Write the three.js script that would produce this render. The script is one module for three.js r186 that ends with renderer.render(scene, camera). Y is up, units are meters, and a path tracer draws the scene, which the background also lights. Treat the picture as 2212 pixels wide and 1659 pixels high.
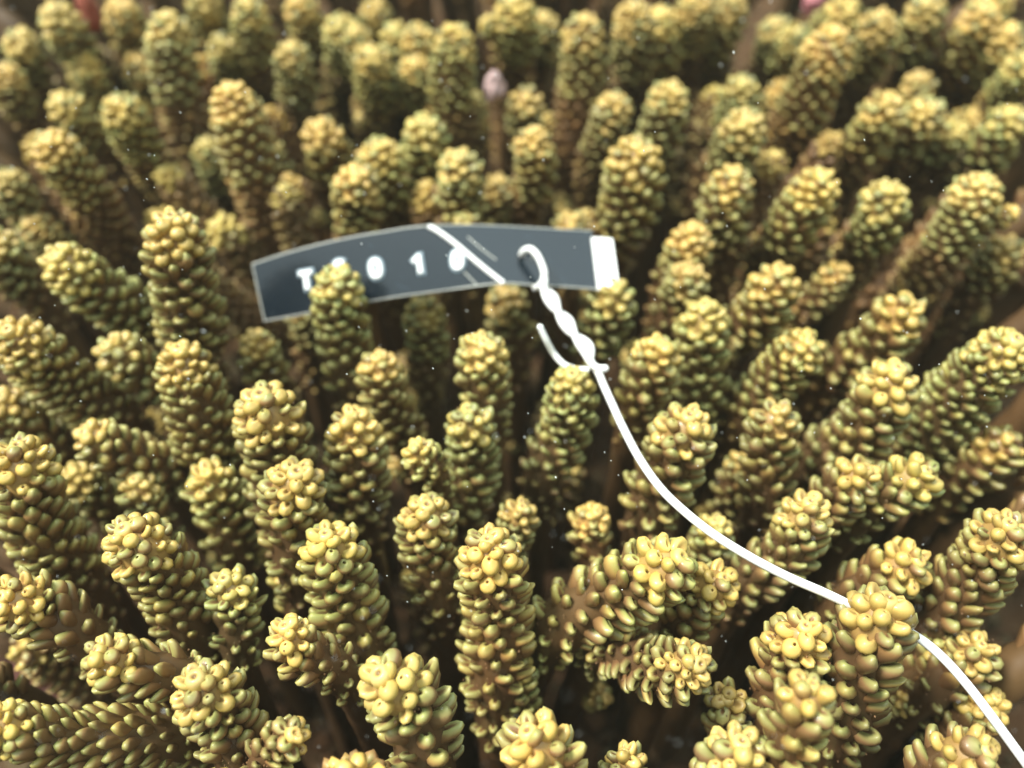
import * as THREE from 'three';
import { TextGeometry } from 'three/addons/geometries/TextGeometry.js';
import { FontLoader } from 'three/addons/loaders/FontLoader.js';
import { mergeGeometries } from 'three/addons/utils/BufferGeometryUtils.js';
import { ImprovedNoise } from 'three/addons/math/ImprovedNoise.js';

// ------------------------------------------------------------------ camera, water light, exposure
const scene = new THREE.Scene();
const FOV = 48, PITCH = THREE.MathUtils.degToRad(48), CAM_H = 0.103;
const camera = new THREE.PerspectiveCamera(FOV, 1024 / 768, 0.004, 60);
camera.position.set(0, CAM_H, 0);
camera.rotation.x = -PITCH;
camera.focus = 0.117;
camera.userData.fStop = 10.5;
camera.updateMatrixWorld(true);

const renderer = new THREE.WebGLRenderer({ antialias: true });
renderer.setSize(1024, 768);
renderer.toneMapping = THREE.LinearToneMapping;
renderer.toneMappingExposure = 1.55;
renderer.shadowMap.enabled = true;

// the water column: bright towards the surface overhead, dim blue-green sideways
{
  const W = 256, H = 128, data = new Float32Array(W * H * 4);
  const ramp = (a, b, x) => { const t = Math.min(1, Math.max(0, (x - a) / (b - a))); return t * t * (3 - 2 * t); };
  for (let j = 0; j < H; j++) {
    const s = Math.sin(((j + 0.5) / H - 0.5) * Math.PI), k = ramp(0.45, 1.0, s), d = ramp(-0.9, 0.1, s);
    for (let i = 0; i < W; i++) {
      const o = (j * W + i) * 4;
      data[o] = 0.018 * d + 1.45 * k; data[o + 1] = 0.036 * d + 1.68 * k; data[o + 2] = 0.046 * d + 1.72 * k; data[o + 3] = 1;
    }
  }
  const sky = new THREE.DataTexture(data, W, H, THREE.RGBAFormat, THREE.FloatType);
  sky.mapping = THREE.EquirectangularReflectionMapping; sky.magFilter = THREE.LinearFilter; sky.needsUpdate = true;
  scene.background = sky; scene.environment = sky;
}
const sun = new THREE.DirectionalLight(new THREE.Color().setRGB(1, 0.97, 0.88), 4.7);
sun.position.set(-0.58, 1.0, 0.0);
sun.target.position.set(0, 0, 0);
sun.castShadow = true; sun.shadow.radius = 30; sun.shadow.mapSize.set(2048, 2048);
Object.assign(sun.shadow.camera, { left: -0.5, right: 0.5, top: 0.5, bottom: -0.5, near: 0.1, far: 3 });
scene.add(sun, sun.target);
scene.fog = new THREE.FogExp2(new THREE.Color().setRGB(0.66, 0.74, 0.62), 0.07);

// ------------------------------------------------------------------ helpers
let seed = 20417;
const rnd = () => { seed = (seed + 0x6d2b79f5) | 0; let t = Math.imul(seed ^ (seed >>> 15), 1 | seed); t = (t + Math.imul(t ^ (t >>> 7), 61 | t)) ^ t; return ((t ^ (t >>> 14)) >>> 0) / 4294967296; };
const rr = (a, b) => a + (b - a) * rnd();
const noise = new ImprovedNoise();
const V = (x = 0, y = 0, z = 0) => new THREE.Vector3(x, y, z);
const F = 829.5 / Math.tan(THREE.MathUtils.degToRad(FOV / 2));      // focal length in units of a 2212 x 1659 picture
const eye = camera.position.clone();
const toWorld = (u, v, d) => V((u - 1106) / F * d, -(v - 829.5) / F * d, -d).applyEuler(camera.rotation).add(eye);
const inv = camera.matrixWorld.clone().invert();
const toPicture = (p) => { const q = p.clone().applyMatrix4(inv); return { u: 1106 - q.x / q.z * F, v: 829.5 + q.y / q.z * F, d: -q.z }; };
const fall = (v) => (v - 829.5) / F * Math.cos(PITCH) + Math.sin(PITCH);      // how far a ray at row v falls per metre of depth
const depthAtHeight = (v, y) => (CAM_H - y) / fall(v);
const mm = (x) => x / 1000;
const used = {};
const numbered = (n) => { const k = used[n] = (used[n] ?? -1) + 1; return k ? `${n}_${String(k).padStart(3, '0')}` : n; };
function tag(o, label, category, group, kind) {
  if (label) o.userData.label = label; if (category) o.userData.category = category;
  if (group) o.userData.group = group; if (kind) o.userData.kind = kind; return o;
}
const shade = (o) => { o.traverse((m) => { if (m.isMesh) { m.castShadow = true; m.receiveShadow = true; } }); return o; };

// ------------------------------------------------------------------ colours of the coral (linear)
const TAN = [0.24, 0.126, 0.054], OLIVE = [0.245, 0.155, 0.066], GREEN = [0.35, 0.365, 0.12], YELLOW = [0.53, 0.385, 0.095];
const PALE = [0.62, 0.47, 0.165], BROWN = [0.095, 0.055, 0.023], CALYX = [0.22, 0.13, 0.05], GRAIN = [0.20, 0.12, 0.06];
const mix = (a, b, t) => [0, 1, 2].map((i) => a[i] + (b[i] - a[i]) * t);
const HUES = [[1, 1, 1], [0.9, 0.86, 0.84], [1.06, 1.05, 0.95], [0.98, 0.93, 0.86], [0.92, 0.97, 0.92], [1.08, 0.99, 0.92]];
const coralMaterials = HUES.map((h) => new THREE.MeshPhysicalMaterial({ vertexColors: true, color: new THREE.Color().setRGB(...h), roughness: 0.5, metalness: 0, clearcoat: 0.2, clearcoatRoughness: 0.14 }));

// ------------------------------------------------------------------ corallite: a little cup lying along the branch, its outer lip long and round, its mouth turned up to the tip
// axes: z along the cup from its root to its lip, y away from the branch, x across
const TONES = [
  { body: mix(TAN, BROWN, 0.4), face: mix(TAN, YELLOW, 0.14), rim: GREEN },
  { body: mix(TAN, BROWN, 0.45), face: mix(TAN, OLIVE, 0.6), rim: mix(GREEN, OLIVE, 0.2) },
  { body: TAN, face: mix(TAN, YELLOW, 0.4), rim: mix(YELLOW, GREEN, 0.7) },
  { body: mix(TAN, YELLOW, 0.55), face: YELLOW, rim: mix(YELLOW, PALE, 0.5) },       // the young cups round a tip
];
function coralliteTemplate(seg, shape, tone) {
  const P = [], C = [], I = [];
  const { wide, thick, back, mouth, bend, deep = 1 } = shape;
  // [share of the way to the rim, radius, what it is]
  const rings = seg >= 9 ? [[0, 0.6, 0, 0], [0.28, 0.8, 0, 0], [0.54, 0.98, 0, 0], [0.76, 1.04, 1, -0.03], [0.88, 0.91, 2, -0.1], [0.96, 0.74, 3, -0.2], [1, 0.5, 3, -0.38], [0.985, 0.28, 3, -0.48], [0.72, 0.17, 4, -0.44]]
    : seg >= 7 ? [[0, 0.6, 0, 0], [0.42, 0.9, 0, 0], [0.76, 1.03, 1, -0.03], [0.92, 0.84, 3, -0.14], [1, 0.48, 3, -0.38], [0.76, 0.2, 4, -0.42]]
      : [[0.05, 0.7, 0, 0], [0.66, 1.05, 0, -0.02], [0.96, 0.66, 2, -0.24]];
  for (const [t, r, what, shift] of rings) {
    for (let k = 0; k < seg; k++) {
      const a = k / seg * Math.PI * 2, c = Math.cos(a), s = Math.sin(a), out = (s + 1) / 2;
      const lip = back + (1 - back) * Math.pow(out, 0.8);
      const q = r < 0.6 ? mouth : 1;
      const z = t * lip, sweep = bend * z * z;
      P.push(c * wide * r * q, s * thick * r * q + sweep + shift * thick * deep, z);
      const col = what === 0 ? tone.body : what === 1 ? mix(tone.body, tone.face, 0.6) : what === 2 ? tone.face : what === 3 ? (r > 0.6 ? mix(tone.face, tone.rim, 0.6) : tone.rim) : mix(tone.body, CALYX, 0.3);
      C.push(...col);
    }
  }
  const n = rings.length, lastZ = rings[n - 1][0];
  P.push(0, bend * 0.3 + rings[n - 1][3] * thick, (back + (1 - back) * 0.4) * lastZ - (seg >= 7 ? 0.05 : -0.06)); C.push(...(seg >= 7 ? mix(tone.body, CALYX, 0.3) : tone.rim));
  for (let j = 0; j + 1 < n; j++) for (let k = 0; k < seg; k++) {
    const a = j * seg + k, b = j * seg + (k + 1) % seg, c = a + seg, d = b + seg;
    I.push(a, b, d, a, d, c);
  }
  for (let k = 0; k < seg; k++) I.push((n - 1) * seg + k, (n - 1) * seg + (k + 1) % seg, n * seg);
  const g = new THREE.BufferGeometry();
  g.setAttribute('position', new THREE.Float32BufferAttribute(P, 3)); g.setAttribute('color', new THREE.Float32BufferAttribute(C, 3));
  g.setIndex(I); g.computeVertexNormals();
  return g;
}
const SHAPES = [
  { wide: 0.43, thick: 0.34, back: 0.30, mouth: 1.15, bend: 0.10, deep: 1.35 },        // flat spoons
  { wide: 0.46, thick: 0.31, back: 0.22, mouth: 1.2, bend: 0.16, deep: 1.5 },
  { wide: 0.38, thick: 0.41, back: 0.50, mouth: 0.9, bend: -0.02 },                    // round tubes
  { wide: 0.41, thick: 0.40, back: 0.36, mouth: 1.1, bend: 0.06, deep: 1.2 },
  { wide: 0.41, thick: 0.40, back: 0.74, mouth: 0.62, bend: -0.02 },                   // two for the young cups of a tip
  { wide: 0.39, thick: 0.44, back: 0.60, mouth: 0.75, bend: -0.02 },
];
const SEGMENTS = [5, 7, 12];
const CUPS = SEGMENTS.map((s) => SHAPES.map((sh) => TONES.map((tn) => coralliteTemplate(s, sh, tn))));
// the cup at the very tip: a short fat tube with a dimple
function axialTemplate(seg) {
  const prof = [[0.0, 1.05, mix(TAN, YELLOW, 0.6)], [0.4, 1.0, YELLOW], [0.75, 0.9, PALE], [0.95, 0.68, PALE], [1.0, 0.46, mix(PALE, YELLOW, 0.5)], [0.93, 0.27, mix(YELLOW, TAN, 0.4)], [0.78, 0.14, CALYX]];
  const P = [], C = [], I = [];
  prof.forEach(([z, r, col], j) => { for (let k = 0; k < seg; k++) { const a = k / seg * Math.PI * 2, w = 1 + 0.05 * Math.sin(3 * a + j); P.push(Math.cos(a) * r * w, Math.sin(a) * r * w, z); C.push(...col); } });
  const n = prof.length; P.push(0, 0, 0.68); C.push(...CALYX);
  for (let j = 0; j + 1 < n; j++) for (let k = 0; k < seg; k++) { const a = j * seg + k, b = j * seg + (k + 1) % seg; I.push(a, b, b + seg, a, b + seg, a + seg); }
  for (let k = 0; k < seg; k++) I.push((n - 1) * seg + k, (n - 1) * seg + (k + 1) % seg, n * seg);
  const g = new THREE.BufferGeometry();
  g.setAttribute('position', new THREE.Float32BufferAttribute(P, 3)); g.setAttribute('color', new THREE.Float32BufferAttribute(C, 3));
  g.setIndex(I); g.computeVertexNormals(); return g;
}
const AXIAL = axialTemplate(12);
const GRANULE = new THREE.OctahedronGeometry(1, 0);

class Collector {                                             // gathers placed copies of small shapes into one geometry
  constructor(origin) { this.o = origin; this.p = []; this.n = []; this.c = []; this.i = []; }
  add(g, m, tint = 1, flat) {
    const base = this.p.length / 3, e = m.elements, nm = new THREE.Matrix3().getNormalMatrix(m).elements;
    const p = g.attributes.position.array, n = g.attributes.normal.array, c = g.attributes.color?.array;
    for (let k = 0; k < p.length; k += 3) {
      const x = p[k], y = p[k + 1], z = p[k + 2];
      this.p.push(e[0] * x + e[4] * y + e[8] * z + e[12] - this.o.x, e[1] * x + e[5] * y + e[9] * z + e[13] - this.o.y, e[2] * x + e[6] * y + e[10] * z + e[14] - this.o.z);
      const a = n[k], b = n[k + 1], d = n[k + 2];
      let nx = nm[0] * a + nm[3] * b + nm[6] * d, ny = nm[1] * a + nm[4] * b + nm[7] * d, nz = nm[2] * a + nm[5] * b + nm[8] * d;
      const l = 1 / (Math.hypot(nx, ny, nz) || 1); this.n.push(nx * l, ny * l, nz * l);
      if (flat) this.c.push(flat[0] * tint, flat[1] * tint, flat[2] * tint); else this.c.push(c[k] * tint, c[k + 1] * tint, c[k + 2] * tint);
    }
    if (g.index) for (const k of g.index.array) this.i.push(base + k); else for (let k = 0; k < p.length / 3; k++) this.i.push(base + k);
  }
  geometry() {
    const g = new THREE.BufferGeometry();
    g.setAttribute('position', new THREE.Float32BufferAttribute(this.p, 3)); g.setAttribute('normal', new THREE.Float32BufferAttribute(this.n, 3));
    g.setAttribute('color', new THREE.Float32BufferAttribute(this.c, 3)); g.setIndex(this.i); return g;
  }
}

// ------------------------------------------------------------------ sea bed under the colony
const BED = -0.104;
const bedHeight = (x, z) => BED + 0.010 * noise.noise(x * 34, 1.7, z * 34) + 0.006 * noise.noise(x * 95, 4.2, z * 95) + 0.0028 * noise.noise(x * 260, 7.7, z * 260) + 0.0012 * noise.noise(x * 520, 2.9, z * 520);
{
  const N = 420, P = [], C = [], I = [], half = 0.34;
  const at = (i) => { const t = (i / N - 0.5) * 2; return Math.sign(t) * (Math.abs(t) < 0.9 ? Math.abs(t) / 0.9 * half : half + Math.pow((Math.abs(t) - 0.9) / 0.1, 3) * 8); };
  for (let j = 0; j <= N; j++) for (let i = 0; i <= N; i++) {
    const x = at(i), z = at(j) - 0.12;
    P.push(x, bedHeight(x, z), z);
    const k = 0.5 + 0.5 * noise.noise(x * 90, 9.1, z * 90), q = 0.5 + 0.5 * noise.noise(x * 500, 3.3, z * 500);
    C.push(...mix(mix([0.058, 0.031, 0.017], [0.105, 0.056, 0.028], k), [0.085, 0.07, 0.04], q * q * 0.6));
  }
  for (let j = 0; j < N; j++) for (let i = 0; i < N; i++) { const a = j * (N + 1) + i, b = a + N + 1; I.push(a, b, a + 1, a + 1, b, b + 1); }
  const g = new THREE.BufferGeometry();
  g.setAttribute('position', new THREE.Float32BufferAttribute(P, 3)); g.setAttribute('color', new THREE.Float32BufferAttribute(C, 3)); g.setIndex(I); g.computeVertexNormals();
  const bed = new THREE.Mesh(g, new THREE.MeshPhysicalMaterial({ vertexColors: true, roughness: 1, specularIntensity: 0.1 }));
  bed.name = 'reef_ground'; tag(bed, null, null, null, 'structure'); scene.add(shade(bed));
}

// broken bits and turf-grown nubs lying on it
{
  const g = new THREE.IcosahedronGeometry(1, 1), a = g.attributes.position;
  for (let i = 0; i < a.count; i++) { const x = a.getX(i), y = a.getY(i), z = a.getZ(i), k = 1 + 0.35 * noise.noise(x * 1.7, y * 1.7, z * 1.7); a.setXYZ(i, x * k, y * k * 0.75, z * k); }
  g.computeVertexNormals();
  const n = 9000, m = new THREE.InstancedMesh(g, new THREE.MeshPhysicalMaterial({ roughness: 1, specularIntensity: 0.1 }), n), o = new THREE.Object3D(), c = new THREE.Color();
  for (let i = 0; i < n; i++) {
    const x = rr(-0.27, 0.27), z = rr(-0.40, 0.06), s = rr(0.0007, 0.0032) * (rnd() < 0.12 ? 1.7 : 1);
    o.position.set(x, bedHeight(x, z) + s * 0.2, z); o.rotation.set(rnd() * 6, rnd() * 6, rnd() * 6); o.scale.set(s, s * rr(0.6, 1.4), s); o.updateMatrix(); m.setMatrixAt(i, o.matrix);
    m.setColorAt(i, c.setRGB(...mix(mix([0.06, 0.032, 0.017], [0.13, 0.07, 0.035], rnd()), [0.10, 0.09, 0.05], rnd() * 0.6)));
  }
  m.name = 'reef_rubble'; tag(m, 'brown broken coral bits and turf lying between the branch bases', 'rubble', null, 'stuff'); scene.add(shade(m));
}

// ------------------------------------------------------------------ the branches of the photograph
// picture columns and rows (of 2212 x 1659): tip, a lower point of the stem, half width; then, where needed, how far the tip stands above the others (mm) and how far the lower point lies under it (mm)
const BACK_ROWS = [
  [110, 15, 225, 190, 54], [38, 68, 60, 230, 44], [358, 18, 385, 300, 62], [472, 80, 490, 200, 38], [626, 95, 625, 270, 46], [5, 140, 12, 260, 40], [122, 208, 215, 330, 48],
  [248, 212, 350, 430, 56], [490, 170, 560, 480, 72], [95, 290, 200, 520, 64], [683, 265, 700, 400, 54], [8, 370, 40, 520, 44], [255, 2, 262, 120, 50], [530, -4, 570, 200, 52],
  [640, -8, 680, 150, 46], [735, 38, 722, 200, 46], [430, -15, 440, 80, 46], [812, 8, 815, 90, 38], [765, 62, 772, 180, 44], [800, 103, 790, 290, 50], [850, 52, 850, 150, 44],
  [905, 60, 905, 170, 48], [985, 45, 985, 330, 60], [893, 125, 900, 225, 44], [918, 256, 905, 410, 54], [812, 305, 835, 460, 52], [772, 360, 760, 540, 62], [992, 330, 985, 470, 60],
  [1137, 193, 1140, 290, 44], [1150, 276, 1140, 440, 54], [1262, 22, 1240, 320, 60], [1370, 5, 1385, 180, 58], [1430, 20, 1435, 200, 46], [1105, -8, 1110, 130, 60], [1180, 36, 1172, 130, 40],
  [1335, 203, 1290, 400, 56], [1455, 178, 1440, 380, 56], [1380, 298, 1330, 540, 76], [1505, -14, 1500, 150, 52], [1590, -10, 1555, 180, 48], [1815, 52, 1735, 320, 70], [1842, 8, 1800, 120, 50],
  [1902, 28, 1890, 180, 52], [1730, 62, 1700, 160, 42], [1680, 42, 1680, 150, 40], [2135, 10, 2060, 200, 56], [2010, -10, 1990, 150, 54], [1612, 170, 1560, 290, 48], [1622, 246, 1550, 400, 60],
  [1925, 208, 1870, 380, 54], [2022, 220, 1975, 360, 48], [1990, 163, 2000, 230, 40, -8], [1590, 362, 1590, 520, 62], [1785, 370, 1690, 560, 66], [1920, 396, 1900, 540, 62], [2137, 378, 2010, 630, 66],
  [2198, 238, 2140, 400, 48], [1500, 485, 1470, 610, 58], [1235, 462, 1240, 560, 40, -10], [1013, 462, 1015, 560, 40, -10], [2080, 268, 2040, 340, 40, -10], [560, 300, 600, 420, 46, -16], [1080, 380, 1075, 500, 44, -16],
  [440, 300, 470, 440, 44, -16], [1700, 180, 1690, 300, 44, -16], [2110, 240, 2080, 340, 46, -16], [1700, 480, 1660, 600, 46, -18], [300, 120, 310, 240, 44, -10], [1010, 200, 1015, 320, 42, -14], [170, 120, 200, 240, 44, -8], [2192, 62, 2150, 220, 50], [2225, 120, 2190, 260, 52], [2165, -22, 2130, 120, 50], [-25, 500, 30, 640, 54, -4], [60, 470, 110, 600, 46, -18], [2190, 520, 2150, 640, 50, -12],
];
const MIDDLE_ROWS = [
  [103, 545, 300, 705, 72], [367, 456, 395, 770, 80, 18], [5, 703, 220, 915, 78], [220, 742, 360, 850, 60, -6], [383, 738, 430, 1020, 80], [168, 930, 380, 1040, 60], [30, 950, 110, 1240, 88],
  [560, 836, 590, 1090, 90], [640, 1003, 620, 1190, 84], [287, 1031, 300, 1130, 48], [440, 1010, 475, 1180, 58, -14], [757, 884, 762, 1090, 68], [728, 581, 742, 810, 68], [810, 763, 865, 940, 58],
  [908, 645, 915, 790, 54, -16], [1045, 726, 1050, 850, 66], [1095, 622, 1110, 740, 54, -18], [1012, 882, 1000, 1110, 60], [1240, 800, 1185, 1020, 66], [1335, 612, 1300, 740, 54], [1430, 732, 1400, 860, 64],
  [1130, 1090, 1105, 1180, 46, -14], [1290, 1098, 1290, 1190, 50, -20], [1495, 885, 1430, 1080, 78], [1497, 576, 1470, 690, 55], [1523, 650, 1535, 880, 64], [1695, 578, 1600, 730, 64], [1825, 574, 1750, 680, 40],
  [1757, 727, 1640, 900, 63], [1975, 646, 1830, 810, 63], [1950, 788, 1790, 1020, 78], [1680, 873, 1680, 1070, 64], [1880, 1005, 1800, 1120, 66], [2015, 1010, 1920, 1085, 64, -4], [2205, 722, 2010, 1000, 82],
  [2108, 766, 2120, 860, 46, -6], [1760, 1077, 1640, 1260, 70], [1550, 1120, 1500, 1220, 52, -16], [545, 720, 580, 850, 44, -14], [890, 960, 930, 1010, 44, -4], [640, 640, 650, 760, 44, -22], [1620, 980, 1600, 1080, 44, -24],
];
const FRONT_ROWS = [
  [255, 1126, 380, 1350, 92], [485, 1243, 480, 1380, 54, -8], [-15, 1280, 130, 1370, 78], [192, 1402, 350, 1460, 70, -2], [-60, 1560, 330, 1590, 78, -4, 22, 0.72], [415, 1453, 500, 1640, 86], [698, 1138, 765, 1400, 84],
  [606, 1347, 700, 1440, 62, -4], [920, 1081, 945, 1270, 70], [1052, 1148, 1072, 1490, 84], [815, 1443, 905, 1620, 94], [1140, 1566, 1165, 1720, 90], [1488, 1194, 1225, 1345, 88, 0, 24], [1522, 1438, 1330, 1400, 74, -5, 20],
  [1572, 1238, 1490, 1370, 68], [2000, 1203, 1870, 1295, 64], [2192, 1118, 2060, 1340, 84], [1922, 1283, 1850, 1570, 90], [1745, 1338, 1705, 1530, 78], [1758, 1472, 1720, 1640, 64, 6], [1610, 1588, 1570, 1730, 94],
  [2150, 1610, 2060, 1700, 82], [1570, 1500, 1600, 1580, 50, -18], [1120, 1420, 1125, 1530, 50, -26], [2060, 1380, 2010, 1470, 54, -24], [640, 1580, 540, 1650, 50, -6], [1350, 1620, 1345, 1700, 46, -18], [2130, 1385, 2080, 1480, 62, -18], [2190, 935, 2120, 1040, 58, -14], [-10, 850, 60, 960, 62, -12], [60, 1075, 110, 1170, 52, -20], [2160, 1500, 2120, 1580, 60, -26], [150, 1010, 200, 1100, 50, -24], [610, 1200, 620, 1300, 46, -26],
];
// short side branchlets: tip and half width (they grow from the nearest stem)
const BRANCHLETS = [
  [688, 204, 20], [1192, 106, 30], [1210, 422, 20], [1264, 464, 22], [1755, 371, 27], [1824, 384, 30], [2204, 452, 30], [288, 584, 16], [502, 612, 25], [563, 664, 25], [537, 710, 23], [430, 688, 42], [458, 1192, 22], [345, 1042, 26],
  [850, 985, 36], [1106, 938, 31], [1135, 703, 26], [1275, 666, 30], [1353, 757, 23], [1095, 1070, 22], [1412, 1086, 32], [1530, 1085, 36], [1610, 604, 25], [2070, 668, 28], [2137, 668, 32], [1965, 598, 22],
  [1300, 1232, 32], [1350, 1280, 17], [1315, 1505, 34], [1975, 1502, 36], [735, 1505, 28], [1040, 42, 30], [1420, 12, 26],
];

const branches = [];                                            // { path, R, curve, len, far }
function addBranch(top, base, R, opts = {}) {
  const tip = top.clone().addScaledVector(base.clone().sub(top).normalize(), 0.34 * R);            // the cups round the tip make up the rest
  const bed = bedHeight(base.x, base.z) - 0.002;
  const mid = tip.clone().lerp(base, 0.5); mid.x += (tip.x - base.x) * 0.10 + rr(-0.28, 0.28) * R; mid.z += (tip.z - base.z) * 0.10 + rr(-0.28, 0.28) * R;
  const pts = [tip, mid, base];
  if (!opts.host) {
    const d = base.clone().sub(tip), down = Math.max(0.004, base.y - bed), k = Math.min(0.8, down / Math.max(0.006, -d.y) * 0.55);
    pts.push(V(base.x + d.x * k, base.y - down, base.z + d.z * k));
  }
  const curve = new THREE.CatmullRomCurve3(pts, false, 'centripetal');
  const len = curve.getLength();
  const live = opts.host ? len : tip.distanceTo(base) * 0.92 + 0.4 * R;                              // below this the stem is bare and overgrown, ended early to darken the gaps
  const b = { curve, len, R, live, wobble: rr(0, 90), name: opts.host ? 'branchlet' : 'branch', ...opts };
  const n = 14; b.axis = []; for (let i = 0; i <= n; i++) b.axis.push(curve.getPointAt(i / n));
  b.pic = b.axis.map(toPicture);
  { const w = b.axis[n].clone().sub(b.axis[0]); b.side = Math.abs(w.x) < 0.8 * w.length() ? V(1, 0, 0) : V(0, 0, 1); }
  branches.push(b); return b;
}
function fromPicture([tu, tv, bu, bv, r, lift = 0, drop, cup]) {
  const plane = depthAtHeight(tv, mm(lift));
  const bySize = F * 0.0054 / r;
  const d = lift ? plane : Math.pow(plane, 0.72) * Math.pow(bySize, 0.28);
  const R = r * d / F, tip = toWorld(tu, tv, d);
  const H = drop ? mm(drop) : Math.min(0.038, Math.max(2.4 * R, (Math.abs(bv - tv) + 0.45 * Math.abs(bu - tu)) * d / F / 0.68));
  const base = toWorld(bu + (1060 - bu) * 0.05, bv, depthAtHeight(bv, tip.y - H));   // the colony fans out: every stem comes from a little nearer its middle
  return addBranch(tip, base, R, { far: d, cup });
}
for (const row of [BACK_ROWS, MIDDLE_ROWS, FRONT_ROWS]) for (const e of row) fromPicture(e);
const nShown = branches.length;
for (const [u, v, r] of BRANCHLETS) {
  let best = null;
  for (let i = 0; i < nShown; i++) { const b = branches[i]; b.pic.forEach((q, k) => { if (k < 1 || k > 11) return; const s = Math.hypot(q.u - u, q.v - v) / (F * b.R / q.d + r) + (k < 2 ? 0.15 : 0); if (!best || s < best.s) best = { s, b, k, q }; }); }
  const host = best.b, root = host.axis[Math.min(13, best.k + 1)], d = best.q.d - host.R * 0.45;
  const tip = toWorld(u, v, d), R = r * d / F;
  tip.y = tip.y;
  addBranch(tip, root.clone(), R, { far: d, host });
}
for (let i = 0; i < nShown; i++) {                              // small side knobs on some of the stems
  const host = branches[i]; if (rnd() > (host.far > 0.17 ? 0.6 : 0.32) || host.R < 0.0035) continue;
  const p = host.axis[3 + Math.floor(rnd() * 4)].clone(), a = rnd() * 6.28, out = V(Math.cos(a), rr(0.3, 0.8), Math.sin(a)).normalize();
  addBranch(p.clone().addScaledVector(out, host.R * rr(1.35, 1.8)), p, host.R * rr(0.36, 0.5), { far: host.far, host });
}
// neighbours of the same colony that reach past the frame, and low ones down in the gaps
const clear = (x, y, z, gap) => { for (const b of branches) for (const p of b.axis) { if (Math.abs(p.y - y) > 0.016) continue; if (Math.hypot(p.x - x, p.z - z) < gap + b.R) return false; } return true; };
{
  const cells = [];
  for (let z = 0.035; z > -0.36; z -= 0.0165) for (let x = -0.22; x <= 0.22; x += 0.0165) cells.push([x + rr(-0.005, 0.005), z + rr(-0.005, 0.005)]);
  for (const [x, z] of cells) {
    const R = rr(0.0046, 0.0062);
    const lean = V(x * 0.13 + rr(-0.004, 0.004), 0, rr(-0.006, 0.008));
    const high = toPicture(V(x, rr(-0.006, 0.004), z)), q = toPicture(V(x - lean.x, -0.03, z - lean.z));
    const inFrame = (p, m) => p.d > 0 && p.u > -m && p.u < 2212 + m && p.v > -m && p.v < 1659 + m;
    if (high.d > 0.03 && !inFrame(high, 45) && !(q.v < 1659 && inFrame(q, -60))) {
      const near = high.u > -420 && high.u < 2632 && high.v > -330 && high.v < 2500;
      if (!near || !clear(x, -0.004, z, R * 0.9) || high.d < 0.06) continue;
      const tip = V(x, rr(-0.006, 0.004), z);
      if (tip.distanceTo(eye) < 0.075) continue;
      addBranch(tip, V(x - lean.x, -0.034, z - lean.z), R, { far: 0.3, outside: true });
    } else if (high.d > 0.178 && inFrame(high, 0) && rnd() < 0.75 && clear(x, -0.02, z, R * 0.3)) {
      addBranch(V(x, rr(-0.022, -0.008), z), V(x - lean.x * 1.5, -0.05, z - lean.z), R * rr(0.75, 1.0), { far: high.d, low: true });
    } else if (clear(x, -0.046, z, R * 0.8) && clear(x, -0.03, z, R * 0.6)) {
      addBranch(V(x, rr(-0.056, -0.038), z), V(x - lean.x * 0.6, -0.07, z - lean.z), R * 0.8, { far: Math.max(0.16, high.d), low: true, deep: true });
    }
  }
}

// ------------------------------------------------------------------ growing each branch
const colony = new THREE.Group(); colony.name = 'coral_colony';
colony.position.set(0, BED, -0.1);
tag(colony, 'golden brown stony coral colony with hundreds of knobbly upright fingers covering the reef', 'coral');
scene.add(colony);
const candidates = [];
const up = V(0, 0, 1);
function radiusAt(b, s) {
  const R = b.R, core = 0.70 * R * (1 + 0.13 * noise.noise(s / R * 0.7, b.wobble, 3.7)), cap = 0.85 * R;
  const taper = (0.80 + 0.28 * Math.min(1, s / (4.5 * R)) + 0.06 * Math.min(1, s / b.len)) * (1 - 0.22 * Math.max(0, Math.min(1, (s - b.live) / (2 * R)))) * (b.host ? 0.92 : 1);
  const x = Math.min(1, s / cap);
  return core * taper * Math.sqrt(Math.max(0.0001, 1 - (1 - x) * (1 - x)));
}
function frameAt(b, s) {
  const t = Math.min(1, Math.max(0, s / b.len)), p = b.curve.getPointAt(t), a = b.curve.getTangentAt(t).negate();
  const x = b.side.clone().addScaledVector(a, -a.dot(b.side)).normalize(), y = a.clone().cross(x);
  return { p, a, x, y };
}
const cupSize = (b) => b.cup ?? 1;                             // some branches bear smaller cups
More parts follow.
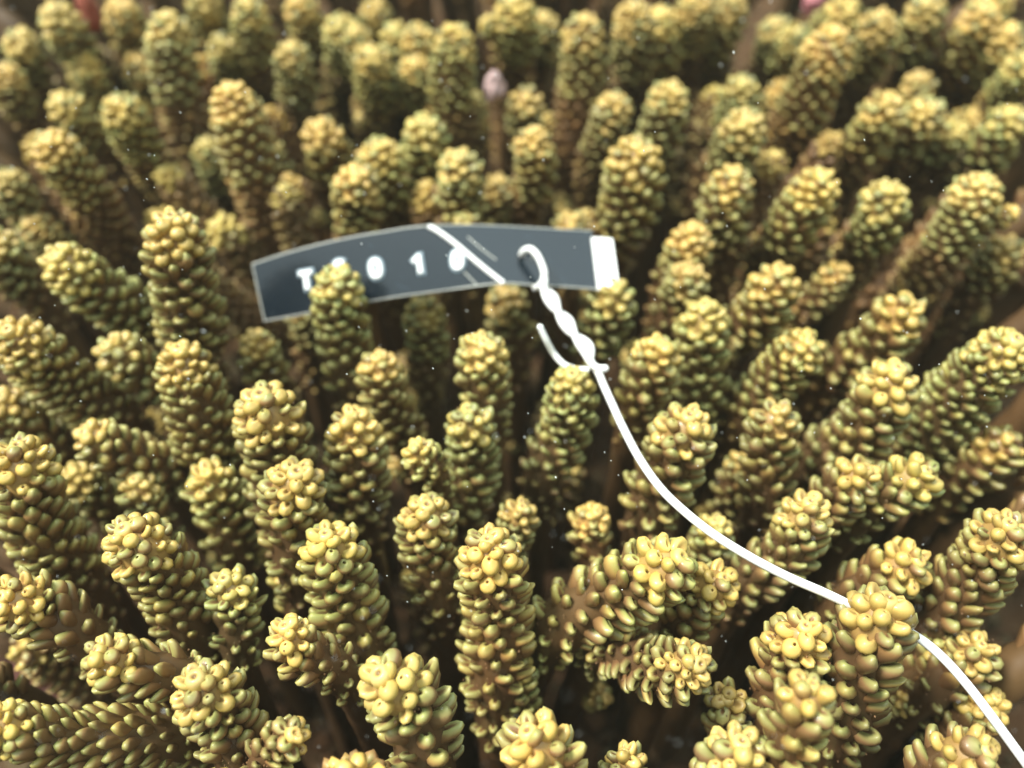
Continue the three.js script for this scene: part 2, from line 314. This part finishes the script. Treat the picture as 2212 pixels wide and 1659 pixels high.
branches.forEach((b, index) => {
  const root = b.axis[b.axis.length - 1].clone(), R = b.R;
  b.root = root;
  // stem
  const segs = b.far < 0.14 ? 22 : b.far < 0.2 ? 16 : 12, steps = Math.round(Math.min(60, b.len / R * (b.far < 0.14 ? 5 : 3.2)) + 6), P = [], C = [], I = [];
  for (let j = 0; j <= steps; j++) {
    const q = j / steps, s = b.len * (q < 0.25 ? q * q * 2.2 + q * 0.2 : 0.1875 + (q - 0.25) * (0.8125 / 0.75)), f = frameAt(b, s), c = radiusAt(b, s);
    for (let k = 0; k < segs; k++) {
      const a = k / segs * Math.PI * 2, lump = 1 + 0.14 * noise.noise(Math.cos(a) * 2 + index * 3.1, s / R * 1.5, Math.sin(a) * 2) + 0.05 * noise.noise(Math.cos(a) * 6, s / R * 5, Math.sin(a) * 6 + index);
      const w = f.p.clone().addScaledVector(f.x, Math.cos(a) * c * lump).addScaledVector(f.y, Math.sin(a) * c * lump);
      P.push(w.x - root.x, w.y - root.y, w.z - root.z);
      const m = 0.5 + 0.5 * noise.noise(w.x * 900, w.y * 900, w.z * 900);
      C.push(...(s < 0.95 * R ? mix(TAN, YELLOW, 0.15 + 0.4 * m) : mix(BROWN, TAN, 0.35 * m * m)));
    }
  }
  for (let j = 0; j < steps; j++) for (let k = 0; k < segs; k++) { const a = j * segs + k, e = j * segs + (k + 1) % segs; I.push(a, e + segs, e, a, a + segs, e + segs); }
  const g = new THREE.BufferGeometry();
  g.setAttribute('position', new THREE.Float32BufferAttribute(P, 3)); g.setAttribute('color', new THREE.Float32BufferAttribute(C, 3)); g.setIndex(I); g.computeVertexNormals();
  b.material = coralMaterials[Math.floor(rnd() * HUES.length)];
  const stem = b.mesh = new THREE.Mesh(g, b.material);
  stem.position.copy(root).sub(colony.position);
  if (!b.deep) { stem.name = numbered(b.name); colony.add(stem); }
  // cups
  b.cups = [];
  const size = Math.min(1, 0.62 + 0.38 * Math.min(1, R / 0.0052)) * 0.0053 * (0.88 + 0.26 * rnd()) * cupSize(b) * (b.host ? 0.82 : 1);   // cups of thin branchlets are nearly as large as those of the stems
  const bigness = rr(0.92, 1.1), lay = rr(0.44, 0.66), tint = rr(0.86, 1.1);
  let s = 0.05 * R, turn = rnd() * 6.28;
  const end = Math.min(b.len * 0.93, b.outside ? 5 * R : b.live + 2.6 * R);
  while (s < end) {
    const old = b.outside ? 0 : Math.max(0, Math.min(1, (s - b.live + R * rr(0, 1.6)) / (1.5 * R)));            // past the living part the cups are few and small, so the gaps go dark
    const f = frameAt(b, s), c = radiusAt(b, s), c2 = radiusAt(b, s + 0.05 * R);
    const slope = (c2 - c) / (0.05 * R);                       // widening towards the root: the surface looks up to the tip
    const sAng = turn + rr(-0.09, 0.09);
    const rad = f.x.clone().multiplyScalar(Math.cos(sAng)).addScaledVector(f.y, Math.sin(sAng));
    const nrm = rad.clone().addScaledVector(f.a, slope).normalize();
    const along = f.a.clone().addScaledVector(nrm, -f.a.dot(nrm)).normalize();
    const young = s < rr(0.7, 1.3) * R;
    const tilt = (young ? rr(0.7, 1.0) : lay * rr(0.86, 1.16));
    const dir = young ? f.a.clone().multiplyScalar(rr(0.55, 0.75)).addScaledVector(nrm, rr(0.6, 0.75)).normalize() : along.clone().multiplyScalar(Math.cos(tilt)).addScaledVector(nrm, Math.sin(tilt)).normalize();
    const outward = nrm.clone().addScaledVector(dir, -nrm.dot(dir)).normalize();
    const across = outward.clone().cross(dir).applyAxisAngle(dir, rr(-0.18, 0.18)); const out2 = dir.clone().cross(across);
    const len = size * bigness * (young ? rr(0.50, 0.64) : rr(0.82, 1.12)) * (b.host ? 0.8 : 1) * (1 - 0.35 * old), wide = size * rr(0.44, 0.64) / 0.8 * (young ? 0.76 : 0.82) * (1 - 0.3 * old);
    const pos = f.p.clone().addScaledVector(rad, c).addScaledVector(dir, -0.34 * len).addScaledVector(nrm, -0.04 * len);
    const m = new THREE.Matrix4().makeBasis(across.clone().multiplyScalar(wide), out2.clone().multiplyScalar(wide * rr(0.85, 1.15)), dir.clone().multiplyScalar(len)).setPosition(pos);
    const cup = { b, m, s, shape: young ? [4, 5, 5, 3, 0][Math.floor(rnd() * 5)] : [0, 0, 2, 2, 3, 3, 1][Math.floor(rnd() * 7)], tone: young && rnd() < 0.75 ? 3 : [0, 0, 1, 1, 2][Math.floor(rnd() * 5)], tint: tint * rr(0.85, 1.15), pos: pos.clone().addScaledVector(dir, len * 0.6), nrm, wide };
    b.cups.push(cup);
    if (!b.outside && !b.low && b.far < 0.15) candidates.push(cup);
    const round = Math.max(4, 2 * Math.PI * Math.max(c, 0.72 * R) / (wide * 0.92));
    s += (young ? 0.46 : 0.56) * size / round * (0.85 + 0.3 * rnd()) * (1 + 1.6 * old); turn += 2.39996;
  }
});
// the three hundred cups that show largest are pieces of their own
{
  const view = (c) => { const q = toPicture(c.pos); const to = eye.clone().sub(c.pos).normalize(); return { q, facing: c.nrm.dot(to), to }; };
  const list = candidates.map((c) => ({ c, ...view(c) })).filter((e) => e.facing > 0.2 && e.q.u > 12 && e.q.u < 2200 && e.q.v > 12 && e.q.v < 1647)
    .map((e) => ({ ...e, score: e.c.wide * F / e.q.d * (0.6 + 0.4 * e.facing) })).sort((a, b) => b.score - a.score);
  const hidden = (e) => {
    for (const b of branches) {
      if (b === e.c.b) continue;
      for (const p of b.axis) { const w = p.clone().sub(e.c.pos), t = w.dot(e.to); if (t > 0 && w.addScaledVector(e.to, -t).length() < b.R * 1.05) return true; }
    }
    return false;
  };
  let n = 0;
  for (const e of list) { if (n >= 296) break; if (!hidden(e)) { e.c.alone = true; n++; } }
}
const flat = new THREE.Matrix4(), quat = new THREE.Quaternion();
let triangles = 0;
const deep = new Collector(colony.position);
for (const b of branches) {
  const cover = new Collector(b.root);
  for (const c of b.cups) {
    if (c.alone) {
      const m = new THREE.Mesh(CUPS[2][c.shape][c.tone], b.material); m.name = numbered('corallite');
      c.m.decompose(m.position, m.quaternion, m.scale); m.position.sub(b.root);
      b.mesh.add(m); continue;
    }
    const lod = b.outside || b.low ? 0 : b.far < 0.165 ? (c.s < 5 * b.R || b.far < 0.125 ? 1 : 0) : c.s < 3.2 * b.R ? 1 : 0;
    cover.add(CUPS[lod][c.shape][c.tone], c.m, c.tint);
    if (b.far < 0.145 && !b.low && c.s < 6 * b.R) {             // brown grains in the hollows between the cups
      for (let k = 0; k < 3; k++) {
        const e = c.m.elements, x = V(e[0], e[1], e[2]), z = V(e[8], e[9], e[10]);
        const p = V(e[12], e[13], e[14]).addScaledVector(x, rr(-0.9, 0.9)).addScaledVector(z, rr(-0.15, 0.35)).addScaledVector(c.nrm, c.wide * rr(0.16, 0.34)), r = c.wide * rr(0.035, 0.075);
        cover.add(GRANULE, flat.makeScale(r, r, r * 1.4).setPosition(p), rr(0.6, 1.5), GRAIN);
      }
    }
  }
  if (b.deep) {                                                 // stumps low in the gaps, too dim to tell apart: one mass
    flat.makeTranslation(b.root.x, b.root.y, b.root.z); deep.add(b.mesh.geometry, flat); deep.add(cover.geometry(), flat); continue;
  }
  triangles += cover.i.length / 3 + b.mesh.geometry.index.count / 3;
  const cm = new THREE.Mesh(cover.geometry(), b.material); cm.name = numbered('corallite_cover'); tag(cm, null, null, null, 'stuff'); b.mesh.add(cm);
  const f = frameAt(b, 0), ax = new THREE.Mesh(AXIAL, b.material); ax.name = numbered('axial_corallite');
  const w = Math.max(0.25 * b.R, 0.001) * rr(0.85, 1.15);
  flat.makeBasis(f.x.clone().multiplyScalar(w), f.y.clone().multiplyScalar(w), f.a.clone().multiplyScalar(w * rr(0.8, 1.2))).setPosition(f.p.clone().addScaledVector(f.a, -w * 0.2));
  flat.decompose(ax.position, ax.quaternion, ax.scale); ax.position.sub(b.root); b.mesh.add(ax);
}
{ const m = new THREE.Mesh(deep.geometry(), coralMaterials[0]); m.name = 'low_branches'; tag(m, 'short dim stumps packed low in the gaps between the branches', null, null, 'stuff'); colony.add(m); triangles += deep.i.length / 3; }
shade(colony);
console.log('branches', branches.filter((b) => b.name === 'branch' && !b.deep).length, 'branchlets', branches.filter((b) => b.host).length, 'all', branches.length, 'shown', nShown, 'triangles', Math.round(triangles));

// ------------------------------------------------------------------ the embossed tag
const white = new THREE.MeshPhysicalMaterial({ color: new THREE.Color().setRGB(0.9, 0.91, 0.9), roughness: 0.35, clearcoat: 0.3 });
{
  const top = [[546, 571], [620, 547], [700, 526], [770, 511], [830, 501], [885, 492], [931, 488]], low = [[572, 693], [640, 681], [705, 669], [780, 654], [850, 642], [960, 627], [1090, 612]];
  const top2 = [[931, 488], [1020, 487], [1100, 490], [1190, 495], [1279, 500]], low2 = [[1090, 612], [1130, 614], [1170, 617], [1230, 620], [1291, 625]];
  const planeOf = (a, b, c) => new THREE.Plane().setFromCoplanarPoints(a, b, c), onPlane = (pl, u, v) => new THREE.Ray(eye, toWorld(u, v, 1).sub(eye).normalize()).intersectPlane(pl, V());
  const left = planeOf(toWorld(546, 571, 0.1708), toWorld(572, 693, 0.1702), toWorld(1090, 612, 0.1632));
  const right = planeOf(onPlane(left, 931, 488), onPlane(left, 1090, 612), toWorld(1279, 500, 0.1712));
  const planeAt = (u, v) => (v - 488 < (u - 931) * 124 / 159 ? right : left), on = (u, v) => onPlane(planeAt(u, v), u, v);
  const t3 = (p) => on(p[0], p[1]), l3 = t3;
  const origin = l3([850, 642]);
  const label = new THREE.Group(); label.name = 'embossed_tag'; label.position.copy(origin);
  tag(label, 'dark slate plastic tag strip embossed with white TS 010, bent along a white crease', 'tag');
  const THICK = 0.00035;
  // a bent strip with thickness between an upper and a lower row of points, its edges slightly rounded
  function strip(tops, lows, thick, lift = 0) {
    const P = [], I = [], rows = tops.length, A = tops.map((t, i) => [t, lows[i]]);
    const prof = [[0, 0.35], [0.008, 0.95], [0.03, 1], [0.5, 1], [0.97, 1], [0.992, 0.95], [1, 0.35], [1, -0.35], [0.992, -0.95], [0.97, -1], [0.5, -1], [0.03, -1], [0.008, -0.95], [0, -0.35]];
    const UVs = [];
    A.forEach(([t, l], i) => {
      const a = A[Math.max(0, i - 1)], c = A[Math.min(rows - 1, i + 1)];
      const across = t.clone().sub(l), alongv = c[0].clone().sub(a[0]).add(c[1].clone().sub(a[1])), n = across.clone().cross(alongv).normalize(); if (n.dot(eye.clone().sub(t)) < 0) n.negate();
      for (const [w, h] of prof) { const p = l.clone().lerp(t, w).addScaledVector(n, (h * 0.5) * thick + lift).sub(origin); P.push(p.x, p.y, p.z); UVs.push(i / (rows - 1) * 4, w); }
    });
    const m = prof.length;
    for (let i = 0; i + 1 < rows; i++) for (let k = 0; k < m; k++) { const a = i * m + k, b = i * m + (k + 1) % m; I.push(a, b, b + m, a, b + m, a + m); }
    for (const i of [0, rows - 1]) for (let k = 1; k + 1 < m; k++) I.push(i * m, i * m + k, i * m + k + 1);
    let g = new THREE.BufferGeometry();
    g.setAttribute('position', new THREE.Float32BufferAttribute(P, 3)); g.setAttribute('uv', new THREE.Float32BufferAttribute(UVs, 2)); g.setIndex(I);
    g = g.toNonIndexed(); g.computeVertexNormals(); return g;
  }
  // plastic: dark slate with fine scuffs and specks
  const cv = document.createElement('canvas'); cv.width = 1024; cv.height = 256; const cx = cv.getContext('2d');
  cx.fillStyle = 'rgb(11,23,32)'; cx.fillRect(0, 0, 1024, 256);
  for (let i = 0; i < 240; i++) { cx.globalAlpha = rr(0.05, 0.3); cx.fillStyle = 'rgb(150,175,185)'; cx.beginPath(); cx.arc(rnd() * 1024, rnd() * 256, rr(0.4, 1.7), 0, 7); cx.fill(); }
  for (let i = 0; i < 26; i++) { cx.globalAlpha = rr(0.08, 0.3); cx.strokeStyle = 'rgb(120,150,170)'; cx.lineWidth = rr(0.6, 3.5); const x = rnd() * 1024, y = rnd() * 256, a = rr(0.3, 1.1); cx.beginPath(); cx.moveTo(x, y); cx.lineTo(x + Math.cos(a) * rr(8, 60), y + Math.sin(a) * rr(8, 40)); cx.stroke(); }
  cx.globalAlpha = 1;
  const map = new THREE.CanvasTexture(cv); map.colorSpace = THREE.SRGBColorSpace; map.wrapS = map.wrapT = THREE.RepeatWrapping; map.repeat.set(0.25, 1);
  const plastic = new THREE.MeshPhysicalMaterial({ map, roughness: 0.22, clearcoat: 0.45, clearcoatRoughness: 0.1, side: THREE.DoubleSide });
  const rimMat = new THREE.MeshStandardMaterial({ color: new THREE.Color().setRGB(0.32, 0.33, 0.30), roughness: 0.4 });
  const A1 = top.map((p) => onPlane(left, ...p)), B1 = low.map((p) => onPlane(left, ...p)), A2 = top2.map((p) => onPlane(right, ...p)), B2 = low2.map((p) => onPlane(right, ...p));
  const body1 = new THREE.Mesh(strip(A1, B1, THICK), plastic); body1.name = 'tag_body'; label.add(body1);
  const body2 = new THREE.Mesh(strip(A2, B2, THICK), plastic); body2.name = 'tag_body_001'; label.add(body2);
  // the pale edge along the strip, its lit rim put into the colour
  const edgePts = [[...B1, ...B2.slice(1)], [...A1, ...A2.slice(1)]];
  for (const e of edgePts) { const m = new THREE.Mesh(new THREE.TubeGeometry(new THREE.CatmullRomCurve3(e.map((p) => p.clone().sub(origin))), 60, 0.00023, 6), rimMat); m.name = numbered('tag_edge'); label.add(m); }
  { const m = new THREE.Mesh(new THREE.TubeGeometry(new THREE.LineCurve3(A1[0].clone().sub(origin), B1[0].clone().sub(origin)), 4, 0.00022, 6), rimMat); m.name = numbered('tag_edge'); label.add(m); }
  // the stress-whitened crease
  const toEye = (p, k) => p.clone().addScaledVector(eye.clone().sub(p).normalize(), k);
  const cr = [[926, 489], [948, 501], [985, 528], [1030, 566], [1062, 592], [1088, 612]].map((p) => toEye(onPlane(left, ...p), 0.00012).sub(origin));
  const creaseCurve = new THREE.CatmullRomCurve3(cr);
  const crease = new THREE.TubeGeometry(creaseCurve, 40, 0.00052, 8), cn = creaseCurve.getPoint(0.5).add(origin);
  const crm = new THREE.Mesh(crease, white); crm.name = 'crease'; label.add(crm);
  void cn;
  for (const list of [[[952, 503], [975, 524], [990, 538]], [[1003, 588], [1018, 603], [1031, 617]], [[1010, 512], [1040, 538], [1072, 562]]]) {  // thin pale streaks laid on the strip beside the crease
    const c = new THREE.CatmullRomCurve3(list.map((p) => toEye(on(...p), 0.0001).sub(origin))), m = new THREE.Mesh(new THREE.TubeGeometry(c, 12, 0.00022, 6), rimMat); m.name = numbered('pale_streak'); label.add(m);
  }
  // white bare end
  const endT = [[1277, 513], [1300, 514], [1322, 516]].map((p) => toEye(t3(p), 0.0006)), endL = [[1291, 628], [1314, 629], [1338, 627]].map((p) => toEye(l3(p), 0.0006));
  const end = new THREE.Mesh(strip(endT, endL, 0.0006), white); end.name = 'white_end'; label.add(end);
  // raised characters
  const font = await new FontLoader().loadAsync('fonts/droid/droid_sans_bold.typeface.json');
  const halo = new THREE.MeshStandardMaterial({ color: new THREE.Color().setRGB(0.20, 0.27, 0.32), roughness: 0.4 });
  for (const [ch, u, v, h] of [['T', 664, 606, 52], ['S', 735, 584, 54], ['0', 813, 581, 54], ['1', 902, 572, 52], ['0', 989, 563, 52]]) {
    const pl = u < 1000 ? left : right, p = onPlane(pl, u, v), d = toPicture(p).d, x = onPlane(pl, u + 20, v - (u < 931 ? 3.6 : 1)).sub(p).normalize(), n = pl.normal.clone(); if (n.dot(eye.clone().sub(p)) < 0) n.negate();
    const y = n.clone().cross(x).normalize();
    const size = h * d / F;
    const make = (bevel, depth) => { const g = new TextGeometry(ch, { font, size: size * (bevel ? 0.80 : 0.74), depth, curveSegments: 8, bevelEnabled: true, bevelThickness: 0.00012, bevelSize: bevel || 0.00012, bevelSegments: 2 }); g.center(); return g; };
    const letter = new THREE.Mesh(make(0, 0.0003), white); letter.name = numbered('letter');
    letter.matrixAutoUpdate = true; letter.quaternion.setFromRotationMatrix(new THREE.Matrix4().makeBasis(x, y, n)); letter.position.copy(p).addScaledVector(n, 0.00048).sub(origin);
    const ring = new THREE.Mesh(make(0.00042, 0.0001), halo); ring.name = numbered('letter_edge'); ring.position.z = -0.00022; letter.add(ring);
    label.add(letter);
  }
  // wire hole
  const hole = new THREE.Mesh(new THREE.TorusGeometry(0.0011, 0.0002, 8, 20), rimMat); hole.name = 'hole_rim';
  const hp = toEye(onPlane(right, 1139, 553), 0.0003); hole.position.copy(hp).sub(origin); hole.quaternion.setFromUnitVectors(up, eye.clone().sub(hp).normalize()); label.add(hole);
  scene.add(shade(label));
}

// ------------------------------------------------------------------ the white wire
{
  const r = 0.00064, at = (list) => list.map(([u, v, d]) => toWorld(u, v, mm(d)));
  const wire = new THREE.Group(); wire.name = 'tie_wire'; const origin = toWorld(1280, 795, 0.147); wire.position.copy(origin);
  tag(wire, 'white plastic coated wire twisted through the tag and trailing to the lower corner', 'wire');
  const tube = (pts, seg, rad = r) => {
    const c = new THREE.CatmullRomCurve3(pts.map((p) => p.clone().sub(origin)), false, 'centripetal'), g = new THREE.TubeGeometry(c, seg, rad, 12);
    const caps = [0, 1].map((t) => { const s = new THREE.SphereGeometry(rad, 12, 8); const p = c.getPointAt(t); s.translate(p.x, p.y, p.z); return s; });
    return mergeGeometries([g, ...caps]);
  };
  const axis = new THREE.CatmullRomCurve3(at([[1174, 612, 161], [1186, 638, 158], [1208, 672, 155], [1229, 704, 152], [1251, 732, 149.5], [1269, 756, 148], [1276, 782, 147]]), false, 'centripetal');
  const helix = (phase) => { const out = [], n = 42; for (let i = 0; i <= n; i++) { const t = i / n, p = axis.getPointAt(t), a = axis.getTangentAt(t), x = a.clone().cross(V(0, 1, 0)).normalize(), y = a.clone().cross(x), w = phase + t * Math.PI * 2 * 1.6; out.push(p.addScaledVector(x, Math.cos(w) * r * 1.15).addScaledVector(y, Math.sin(w) * r * 1.15)); } return out; };
  const h1 = helix(1.2), h2 = helix(1.2 + Math.PI);
  const lead = at([[1127, 549, 165.5], [1133, 541, 164], [1145, 538, 162.8], [1158, 548, 162], [1168, 566, 161.6], [1176, 592, 161.2]]);
  const from = at([[1150, 590, 168.5], [1152, 608, 167], [1158, 622, 164]]);
  const main = at([[1290, 800, 146], [1303, 830, 142], [1322, 872, 138], [1346, 924, 134], [1383, 993, 130], [1430, 1058, 126], [1480, 1106, 123.5], [1540, 1153, 121], [1620, 1203, 119], [1700, 1245, 118.5], [1780, 1280, 118], [1850, 1313, 118.5], [1925, 1345, 119.5], [1993, 1384, 119], [2040, 1424, 117], [2090, 1480, 115], [2140, 1545, 113], [2195, 1620, 112], [2260, 1710, 111]]);
  const tail = at([[1310, 797, 144.5], [1290, 800, 145.5], [1268, 799, 147], [1243, 797, 147.5], [1219, 788, 148], [1197, 765, 148], [1179, 733, 146], [1167, 707, 145]]);
  const m1 = new THREE.Mesh(tube([...lead, ...h1, ...main], 420), white); m1.name = 'wire_strand'; wire.add(m1);
  const m2 = new THREE.Mesh(tube([...from, ...h2, ...at([[1296, 796, 144.5], [1307, 796, 144.5]])], 160, r * 1.0), white); m2.name = 'wire_strand_001'; wire.add(m2);
  const m3 = new THREE.Mesh(tube(tail.slice(2), 60, r * 0.86), white); m3.name = 'wire_tail'; wire.add(m3);
  scene.add(shade(wire));
}

// ------------------------------------------------------------------ crusts between the branches
function lump(name, label, category, u, v, d, rad, stretch, colour, ribs) {
  const p = toWorld(u, v, d), g = new THREE.SphereGeometry(rad, 40, 28), a = g.attributes.position, C = [];
  for (let i = 0; i < a.count; i++) {
    const q = V(a.getX(i), a.getY(i), a.getZ(i)), n = noise.noise(q.x / rad * 1.6 + u, q.y / rad * 1.6, q.z / rad * 1.6), m = noise.noise(q.x / rad * 5, q.y / rad * 5 + v, q.z / rad * 5);
    q.multiplyScalar(1 + 0.34 * n + 0.14 * m + (ribs ? 0.10 * Math.sin(q.x / rad * ribs) : 0)); q.multiply(stretch);
    a.setXYZ(i, q.x, q.y, q.z); C.push(...mix(colour, (ribs ? [0.10, 0.032, 0.02] : [0.42, 0.26, 0.22]), Math.max(0, m) * 0.5 + (ribs ? 0.25 + 0.25 * Math.sin(q.x / stretch.x / rad * ribs) : 0)));
  }
  g.setAttribute('color', new THREE.Float32BufferAttribute(C, 3)); g.computeVertexNormals();
  const o = new THREE.Mesh(g, new THREE.MeshStandardMaterial({ vertexColors: true, roughness: 0.85 })); o.name = numbered(name); o.position.copy(p); tag(o, label, category); scene.add(shade(o)); return o;
}
lump('coralline_knob', 'pale pink encrusted knob beside a tall branch behind the tag', 'coralline algae', 1067, 188, 0.207, 0.0028, V(0.85, 1.3, 0.7), [0.62, 0.43, 0.42]);
lump('coralline_knob', 'small pink encrusted knob at the top edge above the right-hand branches', 'coralline algae', 1758, 8, 0.245, 0.0030, V(1, 1.1, 0.8), [0.46, 0.17, 0.19]);
lump('coralline_knob', 'dark red encrusted spike at the top edge between blurred branches', 'coralline algae', 190, 18, 0.238, 0.0036, V(0.7, 1.7, 0.7), [0.34, 0.085, 0.05]);
lump('red_crust', 'dark red ribbed crust in the hollow at the lower left edge', 'sponge', 45, 1482, 0.172, 0.0095, V(1.35, 0.62, 0.6), [0.05, 0.014, 0.008], 9);

// ------------------------------------------------------------------ specks drifting in the water
{
  const n = 420, g = new THREE.IcosahedronGeometry(1, 1), m = new THREE.InstancedMesh(g, new THREE.MeshStandardMaterial({ color: new THREE.Color().setRGB(0.8, 0.84, 0.82), roughness: 0.5 }), n), o = new THREE.Object3D();
  for (let i = 0; i < n; i++) {
    const v = rr(0, 1659), u = rr(0, 2212), d = depthAtHeight(v, 0) * rr(0.62, 1.0);
    o.position.copy(toWorld(u, v, d)); const s = d * (rnd() < 0.06 ? rr(0.001, 0.0016) : rr(0.0005, 0.001)); o.scale.set(s * 0.7, s * rr(0.9, 1.9), s * 0.7); o.rotation.set(rr(-0.5, 0.5), 0, rr(0.1, 0.7)); o.updateMatrix(); m.setMatrixAt(i, o.matrix);
  }
  m.name = 'suspended_specks'; tag(m, 'tiny white specks drifting in the water over the coral', 'particles', null, 'stuff'); m.castShadow = true; scene.add(m);
}

renderer.render(scene, camera);
